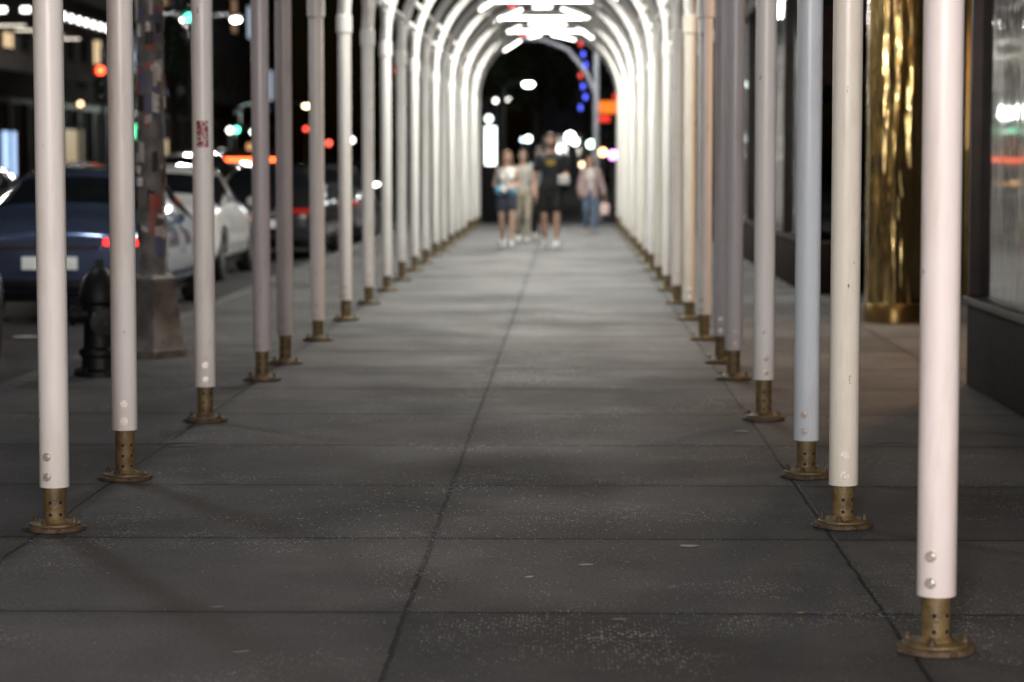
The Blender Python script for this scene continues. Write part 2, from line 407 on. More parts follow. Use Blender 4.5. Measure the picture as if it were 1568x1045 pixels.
def street_lamp(x,y,h,arm,col=(1,.95,.86),power=0,size=.22,em=25,name='street_lamp',soft=.25):
    e=empty(name,(x,y,0))
    bm=bmesh.new(); lathe(bm,[(.17,0),(.17,.35),(.11,.5),(.085,.9),(.055,h-.3)],12)
    path(bm,[(0,0,h-.35),(arm*.1,0,h-.05),(arm*.4,0,h+.15),(arm*.75,0,h+.2),(arm,0,h+.15)],.035,8)
    obj('pole',bm,M['pole'],e)
    bm=bmesh.new(); ball(bm,(arm,0,h+.12),(size*1.5,size*.8,size*.45),0); obj('housing',bm,M['pole'],e)
    bm=bmesh.new(); ball(bm,(arm,0,h-.0),(size,size*.8,size*.5),0); obj('lens',bm,emis('lamp_glow_%d'%random.randint(0,9999),col,em),e)
    if power: point('lamp',(arm,0,h-.3),power,soft,col,e)
    return e
street_lamp(-3.0,-4.9,3.5,1.6,(1,.945,.91),4100,em=7,soft=.45)  # added unseen lamp behind the camera, lights near posts from the front
street_lamp(2.1,-4.0,3.3,-.5,(1,.83,.76),2900,em=7,soft=.4)  # second unseen lamp, added for pinkish light on the right posts

# ------------------------------------------------------------ right: shop front
def storefront(name,x,y0,y1,bays,rev=False):
    e=empty(name,(x,y0,0)); L_=y1-y0
    bm=bmesh.new(); box(bm,.0,.5,0,L_,0,.51,bev=.01); box(bm,-.03,.5,-.0,L_,.512,.56,1,.006)
    obj('bulkhead',bm,[M['darkwall'],M['frame']],e)
    bm=bmesh.new(); box(bm,.06,.09,.05,L_-.05,.56,3.4); obj('window_glass',bm,M['shopglass'],e,smooth=False)
    bm=bmesh.new()
    for k in range(bays+1):
        yy=L_*k/bays; yy=min(max(yy,.05),L_-.05); box(bm,.0,.14,yy-.05,yy+.05,.562,3.4,bev=.006)
    box(bm,-.02,.2,0,L_,3.403,3.6,bev=.01); obj('window_frames',bm,M['frame'],e)
    bm=bmesh.new(); box(bm,.0,.6,0,L_,3.605,4.6,bev=.02); obj('fascia',bm,M['darkwall'],e)
    return e
storefront('shop_front',2.47,-9,15.05,6)
storefront('shop_front',2.47,25.2,51,9)
def building(name,x0,x1,y0,y1,h,wallm,floors,bays_y,bays_x,z0=4.6,lit=.25,faceX=None,strength=1.5,palette=None):
    e=empty(name,((x0+x1)/2,(y0+y1)/2,0)); cx,cy=(x0+x1)/2,(y0+y1)/2
    W=x1-x0; D=y1-y0
    bm=bmesh.new(); box(bm,-W/2,W/2,-D/2,D/2,z0,h); 
    obj('walls',bm,wallm,e,smooth=False)
    bw=bmesh.new(); bf=bmesh.new()
    fh=(h-z0)/floors
    def win(side,c,zc,w,hh):
        mi=0 if random.random()>lit else random.choice([1,2,3])
        if side=='x+': box(bw,W/2+.004,W/2+.02,c-w/2,c+w/2,zc-hh/2,zc+hh/2,mi); box(bf,W/2,W/2+.1,c-w/2-.1,c+w/2+.1,zc-hh/2-.15,zc-hh/2-.01); box(bf,W/2,W/2+.06,c-w/2-.08,c+w/2+.08,zc+hh/2+.01,zc+hh/2+.12); box(bf,W/2+.02,W/2+.05,c-.03,c+.03,zc-hh/2,zc+hh/2)
        if side=='x-': box(bw,-W/2-.02,-W/2-.004,c-w/2,c+w/2,zc-hh/2,zc+hh/2,mi); box(bf,-W/2-.1,-W/2,c-w/2-.1,c+w/2+.1,zc-hh/2-.15,zc-hh/2-.01)
        if side=='y-': box(bw,c-w/2,c+w/2,-D/2-.02,-D/2-.004,zc-hh/2,zc+hh/2,mi); box(bf,c-w/2-.1,c+w/2+.1,-D/2-.1,-D/2,zc-hh/2-.15,zc-hh/2-.01); box(bf,c-.03,c+.03,-D/2-.05,-D/2-.02,zc-hh/2,zc+hh/2)
    for f in range(floors):
        zc=z0+fh*(f+.5)
        for k in range(bays_y):
            if faceX: win(faceX,-D/2+D*(k+.5)/bays_y,zc,D/bays_y*.5,fh*.55)
        for k in range(bays_x): win('y-',-W/2+W*(k+.5)/bays_x,zc,W/bays_x*.5,fh*.55)
    box(bf,-W/2-.25,W/2+.25,-D/2-.25,D/2+.25,h,h+.5)
    obj('windows',bw,[M['glass']]+(palette or LIT),e,smooth=False); obj('trim',bf,M['trim'],e,smooth=False)
    return e
LIT=[emis('window_warm',(1,.72,.42),1.0),emis('window_cool',(.7,.82,1),.7),emis('window_dim',(1,.6,.35),.3)]
building('shop_building',3.0,14,-14,51.2,22,M['wall'],5,20,4,4.6,.15,'x-')
e=empty('shop_entrance',(4.1,15.1,0))
bm=bmesh.new(); box(bm,0,.3,0,10,0,4.59); box(bm,-1.1,0,0.0,.25,.0,4.59); obj('recess_wall',bm,M['darkwall'],e,smooth=False)
bm=bmesh.new()
for k in range(4): box(bm,-.06,-.03,.9+k*2.2,2.9+k*2.2,.15,3.1)
obj('door_glass',bm,M['shopglass'],e,smooth=False)
bm=bmesh.new()
for k in range(5): box(bm,-.1,-.002,.8+k*2.2-.06,.8+k*2.2+.06,0,3.2,bev=.01)
box(bm,-.1,-.002,.7,9.8,3.205,3.35)
for k in range(4): tube(bm,(-.13,2.6+k*2.2,.9),.015,(-.13,2.6+k*2.2,1.5),.015)
obj('door_frames',bm,M['golddk'],e)
bm=bmesh.new(); box(bm,-1.6,.0,.26,10.1,3.9,4.58); obj('canopy_soffit',bm,M['darkwall'],e,smooth=False)
bm=bmesh.new()
for k in (2.2,4.6): lathe(bm,[(.09,3.88),(.09,3.9)],16,off=(-.8,k,0))
for z,xx in ((1.9,-.35),(2.6,-.7)): lathe(bm,[(.05,z),(.05,z+.25)],12,off=(xx,.42,0))  # extra glowing cylinders, out of view, added to light the brass column
obj('downlights_and_column_glow',bm,emis('downlight_and_column_glow',(1,.72,.42),14),e)
area('lamp',(-.6,2.6,3.85),95,.3,.3,(1,.54,.30),parent=e)
area('column_fill_lamp',(-1.2,4.0,3.85),30,.25,.25,(1,.74,.45),parent=e)  # extra lamp added to brighten the brass column
e=empty('brass_column',(2.82,21.0,0))
bm=bmesh.new(); seg=96; R0=.25; rings=[]
zs=[.16+ (4.3-.16)*k/60 for k in range(61)]
random.seed(3)
ph=[random.random()*6 for _ in range(4)]
def cr_(t,z): return R0+.008*math.sin(11*t+ph[0]+.5*math.sin(z*1.3))+.004*math.sin(19*t+ph[1]+z*.8)+.002*math.sin(z*5+3*t)
for z in zs:
    rings.append([bm.verts.new((cr_(t,z)*math.cos(t),cr_(t,z)*math.sin(t),z)) for t in [2*math.pi*i/seg for i in range(seg)]])
for a,b_ in zip(rings,rings[1:]):
    for i in range(seg): bm.faces.new([a[i],a[(i+1)%seg],b_[(i+1)%seg],b_[i]])
obj('shaft',bm,M['gold'],e)
bm=bmesh.new(); lathe(bm,[(.275,.0),(.275,.13),(.262,.165)],40); lathe(bm,[(.262,4.3),(.3,4.34),(.3,4.58)],40); obj('base_ring',bm,M['golddk'],e)

# ------------------------------------------------------------ hydrant
e=empty('fire_hydrant',(-3.05,15.6,0),rad(20))
bm=bmesh.new()
lathe(bm,[(.17,0),(.17,.03),(.12,.05),(.115,.12),(.135,.14),(.135,.17),(.105,.19),(.10,.46),(.13,.48),(.135,.52),(.13,.54),(.122,.58),(.10,.64),(.06,.69),(.03,.71)],24)
lathe(bm,[(.028,.70),(.028,.755)],5)
lathe(bm,[(.055,.08),(.055,.155),(.07,.16),(.07,.185),(.03,.19),(.03,.21)],16,axis='X',off=(0,0,.40))
lathe(bm,[(.055,-.08),(.055,-.155),(.07,-.16),(.07,-.185),(.03,-.19),(.03,-.21)],16,axis='X',off=(0,0,.40))
lathe(bm,[(.075,-.08),(.075,-.16),(.09,-.165),(.09,-.195),(.03,-.2),(.03,-.225)],16,axis='Y',off=(0,0,.36))
for k in range(8):
    a=k*math.pi/4; ball(bm,(.15*math.cos(a),.15*math.sin(a),.04),.016,0,1)
obj('hydrant_body',bm,M['black'],e)

# ------------------------------------------------------------ sticker covered street pole with cast base
e=empty('street_light_pole',(-2.96,17.1,0),rad(10))
bm=bmesh.new()
lathe(bm,[(.235,0),(.235,.05),(.215,.07),(.165,.5),(.175,.52),(.175,.56),(.115,.60)],4)
lathe(bm,[(.10,.58),(.095,1.2),(.085,5.5),(.07,8)],16)
path(bm,[(0,0,7.6),(-.4,0,8.2),(-1.4,0,8.5),(-2.4,0,8.5)],.04,8)
obj('pole',bm,simple('cast_iron_grey',(.17,.165,.16),.6,.1,var=.6,scale=8,bump=.4),e)
bm=bmesh.new(); ball(bm,(-2.6,0,8.48),(.35,.14,.09)); obj('lamp_head',bm,M['pole'],e)
bm=bmesh.new(); ball(bm,(-2.6,0,8.41),(.22,.1,.05)); obj('lens',bm,emis('lamp_lens',(.9,.95,1),7),e)
point('lamp',(-2.6,0,8.2),480,.4,(.86,.93,1),e)  # lit lamp added out of view to brighten the parked cars
random.seed(11)
bm=bmesh.new()
for k in range(90):
    z=random.uniform(.65,3.0); w=random.uniform(.25,.9); hh=random.uniform(.03,.15); a0=random.uniform(-3.3,0.2); r_=.1035-(z-.6)*.003+random.uniform(0,.002)
    mi=random.randrange(5); n=5; tl=random.uniform(-.02,.02)
    lo=[bm.verts.new((r_*math.cos(a0+w*i/n),r_*math.sin(a0+w*i/n),z+tl*i/n)) for i in range(n+1)]
    up=[bm.verts.new((r_*math.cos(a0+w*i/n),r_*math.sin(a0+w*i/n),z+hh+tl*i/n)) for i in range(n+1)]
    for i in range(n): f=bm.faces.new([lo[i],lo[i+1],up[i+1],up[i]]); f.material_index=mi
obj('stickers',bm,[simple('stk_grey',(.5,.48,.46),.6),simple('stk_black',(.02,.02,.02),.6),simple('stk_red',(.35,.08,.06),.6),simple('stk_white',(.8,.78,.75),.6,scale=40,var=.6),simple('stk_blue',(.1,.12,.2),.6)],e)

# ------------------------------------------------------------ cars
RED=emis('tail_red',(1,.03,.03),3); REDHI=emis('tail_red_bright',(1,.05,.02),9); HEAD=emis('head_white',(1,.95,.85),22); HEADW=emis('head_warm',(1,.55,.2),14)
REDOFF=simple('tail_lens',(.35,.01,.01),.15,0,.2,(1,.02,.02)); LENS=simple('head_lens',(.6,.6,.62),.1,.3)
BOOL=[]
def car(loc,rot,col,name='parked_car',tail=REDOFF,head=LENS,suv=False,metal=.3,brk=False):
    e=empty(name,loc,rot)
    pm=simple('car_paint_%d'%random.randint(0,99999),col,.2,metal,var=.05,coat=1)
    k=1.16 if suv else 1.0
    S=[(0.0,.74,.36,.72*k,.78*k,.62),(.06,.83,.26,.80*k,.88*k,.70),(.25,.88,.22,.88*k,.98*k,.74),(.72,.90,.21,.93*k,1.06*k,.72),
       (1.30,.905,.20,.94*k,1.40*k,.56),(1.62,.905,.20,.94*k,1.44*k,.585),(2.08,.905,.20,.94*k,1.46*k,.60),(2.16,.905,.20,.94*k,1.46*k,.60),(2.72,.905,.20,.93*k,1.43*k,.585),
       (3.42,.90,.20,.91*k,1.0*k,.74),(3.9,.88,.20,.84*k,.92*k,.70),(4.3,.83,.22,.72*k,.80*k,.62),(4.46,.74,.28,.60*k,.66*k,.55),(4.52,.62,.34,.52*k,.56*k,.45)]
    if suv:
        S[3]=(.45,.90,.24,1.08,1.25,.68); S[4]=(.8,.905,.22,1.09,1.62,.6); S[2]=(.22,.88,.24,1.0,1.12,.70)
    bm=bmesh.new(); rings=[]
    for (s,w,zb,be,top,rw) in S:
        h=[(0,zb),(w*.75,zb),(w*.95,zb+.06),(w,zb+.2),(w*1.0,(zb+be)/2+.1),(w*.97,be),(rw+.03,top-.06),(rw*.85,top-.01),(rw*.4,top+.012),(0,top+.015)]
        ring=[bm.verts.new((x,s,z)) for x,z in h]+[bm.verts.new((-x,s,z)) for x,z in h[-2:0:-1]]
        rings.append(ring)
    n=len(rings[0])
    for i,(a,b_) in enumerate(zip(rings,rings[1:])):
        for j in range(n):
            f=bm.faces.new([a[j],a[(j+1)%n],b_[(j+1)%n],b_[j]])
            jj=j if j<9 else n-1-j
            side=(jj==5); topf=jj in (6,7,8)
            if side and i in (3,4,5,7,8): f.material_index=1
            if topf and i in (3,8): f.material_index=1
    bm.faces.new(rings[0][::-1]); bm.faces.new(rings[-1])
    bmesh.ops.recalc_face_normals(bm,faces=bm.faces)
    body=obj('body',bm,[pm,M['glass']],e)
    sb=body.modifiers.new('s','SUBSURF'); sb.levels=2; sb.render_levels=2
    for wy in (.88,3.62):
        c=bmesh.new(); tube(c,(-1.2,wy,.33),.385,(1.2,wy,.33),.385,28); 
        co=obj('arch_cut',c,M['rubber'],e)
        bo=body.modifiers.new('b','BOOLEAN'); bo.operation='DIFFERENCE'; bo.object=co; bo.solver='FAST'
        BOOL.append((body,co))
    bw=bmesh.new()
    for wy in (.88,3.62):
        for sx in (-1,1):
            x0=sx*.68; x1=sx*.885
            prof=[(.20,x0),(.30,x0),(.325,x0+sx*.03),(.33,(x0+x1)/2),(.325,x1-sx*.03),(.30,x1),(.225,x1),(.215,x1-sx*.02)]
            lathe(bw,prof,32,0,'X',(0,wy,.33))
            lathe(bw,[(.213,x1-sx*.035),(.05,x1-sx*.03),(.04,x1-sx*.01)],32,1,'X',(0,wy,.33))
            for q in range(10):
                a=q*2*math.pi/10; tube(bw,(x1-sx*.02,wy+.04*math.cos(a),.33+.04*math.sin(a)),.018,(x1-sx*.012,wy+.205*math.cos(a),.33+.205*math.sin(a)),.014,6,1)
    obj('wheels',bw,[M['rubber'],M['rim']],e)
    bl=bmesh.new()
    for sx in (-1,1):
        box(bl,min(sx*.50,sx*.83),max(sx*.50,sx*.83),-.0,.22,.72*k,.79*k,0,.02)
        box(bl,min(sx*.45,sx*.72),max(sx*.45,sx*.72),4.28,4.47,.56*k,.66*k,1,.02)
        ball(bl,(sx*.98,3.05,.98*k),(.10,.06,.07),2)
    box(bl,-.26,.26,-.035,.0,.5,.62,3); box(bl,-.75,.75,-.03,.1,.30,.40,4,.02); box(bl,-.40,.40,4.44,4.56,.34,.48,4,.01)
    box(bl,-.48,.48,-.012,.05,.70*k,.73*k,5)
    obj('lights_and_trim',bl,[tail,head,pm,simple('plate',(.6,.6,.5),.5,0,.2,(.9,.95,1)),M['black'],M['chrome']],e)
    bb=bmesh.new(); box(bb,-.78,.78,.3,4.2,.18,.30); obj('underbody',bb,M['black'],e,smooth=False)
    return e
random.seed(5)
car((-4.93,13.2,-.13),0,(.012,.012,.014))
car((-4.88,22.6,-.13),0,(.11,.15,.26),tail=RED,metal=.55)
car((-5.25,29.6,-.13),0,(.85,.85,.84),metal=0)
car((-4.7,36.5,-.13),0,(.03,.03,.035))
car((-4.6,43,-.13),0,(.1,.1,.11))
car((-8.2,38,-.13),0,(.4,.36,.05),'taxi_car',tail=REDHI)
car((-8.4,52,-.13),0,(.03,.03,.03),'moving_car',tail=REDHI,suv=True)
car((-9.3,73,-.13),math.pi,(.5,.5,.5),'moving_car',head=HEADW)
car((-11.6,44.5,-.13),0,(.3,.3,.32),'moving_car',tail=REDHI)
car((-11.5,80,-.13),0,(.3,.3,.32),'moving_car',tail=REDHI)
car((-14.9,75,-.13),math.pi,(.2,.2,.22),'moving_car',head=HEAD)
car((-7.6,92,-.13),math.pi,(.2,.2,.22),'moving_car',head=HEAD)
car((-13,100,-.13),math.pi,(.2,.2,.22),'moving_car',head=HEADW)
car((-15,26,-.13),0,(.2,.21,.22),'parked_car')
car((-15,33,-.13),0,(.02,.02,.03),'parked_car',suv=True)
car((6,66,-.13),math.pi/2,(.3,.05,.05),'moving_car',head=HEAD)
dg=bpy.context.evaluated_depsgraph_get()
news=[]
done=[]
for body,_ in BOOL:
    if body in done: continue
    done.append(body); news.append((body,bpy.data.meshes.new_from_object(body.evaluated_get(dg))))
for body,me in news:
    body.modifiers.clear(); body.data=me
    for p in me.polygons: p.use_smooth=True
    me.set_sharp_from_angle(angle=rad(40))
for _,c in BOOL: bpy.data.objects.remove(c)

# ------------------------------------------------------------ left side of the street
building('brick_building',-34,-20,-14,28,20,M['wall2'],5,14,4,4.6,.2,'x+')
building('stone_building',-34,-20.4,28.5,53,24,M['wall3'],6,9,4,4.6,.25,'x+')
building('theatre_building',-36,-20,74,112,22,M['wall'],5,14,5,4.6,.2,'x+')
building('brick_building',-36,-20.3,113,170,30,M['wall3'],7,16,5,4.6,.2,'x+')
building('office_building',-3,3.5,190,210,26,M['wall3'],6,3,4,0,.04,None)
building('corner_building',2.6,22,104,140,24,M['wall2'],6,8,7,4.6,.06,'x-')
def far_shop(x,y0,y1,items):
    e=empty('storefront',(x,y0,0)); L_=y1-y0
    bm=bmesh.new(); box(bm,-3,0,0,L_,0,4.58); obj('ground_floor',bm,M['darkwall'],e,smooth=False)
    bm=bmesh.new(); ms=[]
    for (a,b_,z0,z1,col,s) in items:
        box(bm,.02,.06,a,b_,z0,z1,len(ms)); ms.append(emis('shop_glow',col,s))
    if ms: obj('lit_windows',bm,ms,e,smooth=False)
    bm=bmesh.new()
    for k in range(int(L_//3)+1): box(bm,0,.12,k*3-.08 if k else 0,k*3+.08,0,3.4)
    box(bm,0,.2,0,L_,3.41,3.6); obj('shop_frames',bm,M['frame'],e,smooth=False)
W_=(1,.96,.9); WM=(1,.75,.45); BL=(.45,.65,1)
far_shop(-20,-14,53,[(56,58,.8,2.8,BL,1.2),(30,35,1,3,WM,.5),(44,47,.8,3,WM,.4)])
far_shop(-20,74,170,[(1,9,2.75,2.92,W_,4),(11,13.0,.8,2.4,BL,1.4),(18,25,.8,2.6,WM,.35),(29.4,30.3,.8,2.6,(.2,.5,1),1.2),(37,38.6,2.4,3.0,(.1,1,.4),2.5),(41,46,.8,2.4,WM,.6),(54,57,2.2,2.8,(1,.15,.05),2),(63,66,.8,2.0,W_,1.3),(75,83,1,2.4,(1,.5,.2),1)])
e=empty('theatre_marquee',(-18.6,80,0))
bm=bmesh.new(); box(bm,-1.4,1.2,0,12,5.9,7.0,0,.03); obj('marquee_box',bm,M['frame'],e)
bm=bmesh.new(); 
for k in range(9): box(bm,1.21,1.26,.4+k*1.3,.75+k*1.3,6.2,6.42,0)
for k in range(3): box(bm,-1.1+k*.8,-.8+k*.8,-.05,-.01,6.25,6.42,0)
for k in range(4): box(bm,-.6,.4,.9+k*3,1.02+k*3,5.85,5.89,1)
obj('marquee_lights',bm,[emis('marquee_w',W_,6),emis('marquee_s',(1,.9,.75),2)],e,smooth=False)
e=empty('neon_sign',(-13.2,100,0))
bm=bmesh.new(); box(bm,-1.6,1.3,0,.12,1.34,1.46,0,.03); box(bm,-1.6,1.3,.125,.3,1.0,1.8,1); tube(bm,(-1,.2,-.13),.05,(-1,.2,1.0),.05,8,1); tube(bm,(.8,.2,-.13),.05,(.8,.2,1.0),.05,8,1)
obj('neon_bar',bm,[emis('neon_orange',(1,.12,.03),7.5),M['black']],e)
def signal(x,y,h,col,s=30,which=0,r=.10):
    e=empty('traffic_light',(x,y,-.13 if -16<x<-3.6 else 0))
    bm=bmesh.new(); tube(bm,(0,.15,0),.08,(0,.15,h+.9),.06,10); box(bm,-.16,.16,-.1,.12,h-.45,h+.5,0,.02)
    for k in range(3): tube(bm,(0,-.1,h-.27+.3*k),.13,(0,-.3,h-.27+.3*k),.14,14,0,caps=False)
    obj('housing',bm,M['black'],e)
    bm=bmesh.new(); ball(bm,(0,-.12,h-.27+.3*(2-which)),(r,.05,r)); obj('lit_lens',bm,emis('signal',col,s),e)
    bm=bmesh.new()
    for k in range(3):
        if k!=2-which: ball(bm,(0,-.12,h-.27+.3*k),(.11,.04,.11))
    obj('dark_lens',bm,M['glass'],e)
signal(-11.6,60,3.4,(1,.06,.02),12,0)
signal(-9.4,60,5.3,(.1,1,.6),6,2)
signal(-3.8,54.6,3.2,(1,.06,.02),6,0)
signal(-15.8,115,3.2,(.1,1,.5),12,2,.13)
for (x,y,h,arm,col,em,sz,pw) in [(-12.2,80,6,1.2,W_,16,.17,500),(-10.8,61,4.9,1.2,W_,14,.18,400),(-15.8,50,3.7,1.4,W_,10,.15,500),(-17,30,6.5,1.2,W_,14,.15,800),
      (-2.7,100,4.5,1.0,(.85,1,.85),20,.24,0),(-4.5,130,4.6,1.2,W_,12,.16,0),(-16.6,120,4,1.4,(.9,1,.9),14,.22,900),(-16.6,140,4.5,1.4,WM,14,.22,0),(-7,150,6,1.2,WM,14,.24,0),(-14.5,105,2.6,.8,(.85,1,.9),10,.16,0)]:
    random.seed(int(y)+int(x)); street_lamp(x,y,h,arm,col,pw,sz,em)
def globe(x,y,h,col,em,r):
    e=empty('globe_lamp',(x,y,0)); bm=bmesh.new(); lathe(bm,[(.12,0),(.08,.3),(.05,.5),(.04,h-r)],10); obj('pole',bm,M['pole'],e)
    bm=bmesh.new(); ball(bm,(0,0,h),r); obj('globe',bm,emis('globe_glow',col,em),e)
globe(-1.5,88,2.15,(.8,1,.9),9,.12); globe(.02,92,2.25,(.9,1,.95),10,.2); globe(.22,95,2.1,(.9,1,.95),8,.14); globe(.75,86,1.95,(.6,1,.7),8,.14); globe(1.15,84,1.65,(1,.6,.25),7,.14); globe(1.4,78,1.55,(.85,.35,1),6,.15)
globe(-2.9,95,3.7,W_,6,.09); globe(-2.3,90,1.5,W_,8,.1); globe(-.6,96,1.6,(1,.8,.5),7,.1); globe(-1.9,98,2.2,(.7,.9,1),6,.08); globe(.5,100,1.2,(1,.7,.4),6,.1)
# lights along the far pavement across the avenue
for (x,y,h,c,em,r) in [(-16.8,112,2.2,(1,.45,.12),7,.14),(-17.4,124,2.9,W_,7,.15),(-16.9,131,1.9,(1,.3,.08),6,.14),(-17,146,2.3,(1,.85,.3),7,.16),(-17.2,158,3.4,(1,.08,.05),5,.14),
      (-17.5,176,2.6,(1,.1,.06),6,.18),(-17,98,2.4,(.5,.75,1),5,.12),(-17.6,87,3.4,(1,.6,.3),5,.1),(-17.2,137,4.2,(.4,.55,1),5,.14),(-16.9,92,4.6,(1,.5,.2),4,.10),(-18,200,3.0,W_,8,.22)]:
    globe(x,y,h,c,em,r)

e=empty('information_kiosk',(-1.84,56.5,-.13))
bm=bmesh.new(); box(bm,-.22,.22,0,.28,0,2.75,0,.03); obj('cabinet',bm,M['black'],e)
bm=bmesh.new(); box(bm,-.13,.13,-.02,-.002,1.4,2.3); ball(bm,(-.04,-.03,2.48),(.09,.03,.09)); obj('screen',bm,emis('screen_white',(.95,1,.97),4),e,smooth=False)
e=empty('blade_sign',(.9,103,0))
bm=bmesh.new(); box(bm,-.55,-.1,0,.3,3.3,7.4,0,.02); box(bm,-.1,1.75,.1,.2,5.9,6.0); box(bm,-.1,1.75,.1,.2,4.3,4.4); obj('sign_box',bm,M['black'],e)
bm=bmesh.new()
for k in range(8): box(bm,-.5+.10*((k*2)%3),-.38+.11*((k*2)%3),-.04,-.005,3.5+k*.45,3.70+k*.45,1 if k in (3,6) else 0)
obj('neon_letters',bm,[emis('neon_blue',(.10,.14,1),2.6),emis('neon_red',(1,.1,.08),1.8)],e,smooth=False)
e=empty('orange_sign',(1.70,100,0))
bm=bmesh.new(); box(bm,-.6,.75,.05,.3,2.7,4.4,0,.02); tube(bm,(0,.18,0),.06,(0,.18,2.7),.06); obj('sign_box',bm,M['black'],e)
bm=bmesh.new(); box(bm,-.5,.5,0,.04,3.3,3.8,0); box(bm,-.55,-.05,0,.04,2.95,3.2,1); box(bm,.1,.6,0,.04,3.85,4.1,1); obj('sign_face',bm,[emis('sign_orange',(1,.22,.02),1.3),emis('sign_red',(1,.05,.03),1.2)],e,smooth=False)
e=empty('signal_pole',(.66,60.5,-.13))
bm=bmesh.new(); lathe(bm,[(.16,0),(.14,.4),(.075,.6),(.07,6)],14); path(bm,[(0,0,3.1),(-.25,0,3.7),(-.7,0,4.25),(-1.3,0,4.5),(-2,0,4.55)],.055,10)
obj('pole',bm,simple('pale_pole',(.6,.61,.65),.4,.1),e)
street_lamp(2.6,56.5,5.2,-1.6,(.95,.97,1),500,.18,10)

# ------------------------------------------------------------ trees
def tree(x,y,h,cr,seed,n=2600):
    random.seed(seed); e=empty('street_tree',(x,y,0))
    bm=bmesh.new(); path(bm,[(0,0,0),(.05,0,h*.2),(.0,.05,h*.45),(.1,0,h*.7)],[.2,.16,.13,.06],10)
    cl=[]
    for k in range(14):
        a=random.random()*6.28; rr=cr*random.uniform(.25,.85); z=h*random.uniform(.5,.95)
        p=(rr*math.cos(a),rr*math.sin(a),z); cl.append((p,cr*random.uniform(.25,.45))); s=h*random.uniform(.35,.6)
        path(bm,[(0,0,s),(p[0]*.5,p[1]*.5,(s+z)/2+.2),p],[.07,.045,.02],6)
    obj('trunk',bm,M['bark'],e)
    bm=bmesh.new()
    for k in range(n):
        c,r=random.choice(cl); v=Vector((random.gauss(0,1),random.gauss(0,1),random.gauss(0,.8))).normalized()*r*random.uniform(.5,1.1)+Vector(c)
        q=Vector((random.gauss(0,1),random.gauss(0,1),random.gauss(0,1))).normalized(); t=q.orthogonal().normalized(); w=q.cross(t); s=random.uniform(.08,.17)
        bm.faces.new([bm.verts.new(v+t*s),bm.verts.new(v+w*s*.6),bm.verts.new(v-t*s),bm.verts.new(v-w*s*.6)])
    obj('crown',bm,M['leaf'],e,smooth=False)
for a in [(-17,44,7,3,1),(-17.2,58,7,2.6,2),(-6,112,9,3.5,3),(-1.5,118,9,3.6,4),(1.0,150,11,4,5),(-17,104,8,3,6)]: tree(*a)

# ------------------------------------------------------------ people
def remesh(o,vox,it=4):
    r=o.modifiers.new('r','REMESH'); r.mode='VOXEL'; r.voxel_size=vox; r.use_smooth_shade=True
    s=o.modifiers.new('s','SMOOTH'); s.factor=.5; s.iterations=it
def loft(bm,rings,seg=20,mi=0):
    R=[]
    for (c,rx,ry) in rings:
        R.append([bm.verts.new((c[0]+rx*math.cos(2*math.pi*i/seg),c[1]+ry*math.sin(2*math.pi*i/seg),c[2])) for i in range(seg)])
    for a,b_ in zip(R,R[1:]):
        for i in range(seg): bm.faces.new([a[i],a[(i+1)%seg],b_[(i+1)%seg],b_[i]])
    bm.faces.new(R[0][::-1]); bm.faces.new(R[-1])
def limb(bm,pts,rs,extra=0):
    for (a,b_),(r1,r2) in zip(zip(pts,pts[1:]),zip(rs,rs[1:])): tube(bm,a,r1+extra,b_,r2+extra,14)
    for p,r in zip(pts,rs): ball(bm,p,r+extra,0,2)
def hand(bm,wr,d,side,curl,inward):
    wr=Vector(wr); d=Vector(d).normalized(); s=Vector(side); s=(s-d*s.dot(d)).normalized(); nrm=d.cross(s)
    if nrm.dot(Vector(inward))<0: nrm=-nrm
    rot=Matrix((s,nrm,d)).transposed()
    ball(bm,wr+d*.055,(.042,.017,.055),0,2,rot)
    for i,(o_,ln) in enumerate(((-.03,.062),(-.01,.078),(.01,.074),(.03,.066))):
        p0=wr+d*.085+s*o_; d1=(d+nrm*curl*.5+s*o_*2).normalized(); p1=p0+d1*ln*.55; d2=(d+nrm*curl*1.4).normalized(); p2=p1+d2*ln*.55
        limb(bm,[p0,p1,p2],[.0095,.009,.008])
    t0=wr+d*.03-s*.035; t1=t0+(d*.6-s*.7+nrm*.3).normalized()*.035; t2=t1+(d*.9+nrm*.5).normalized()*.03
    limb(bm,[t0,t1,t2],[.012,.011,.009])
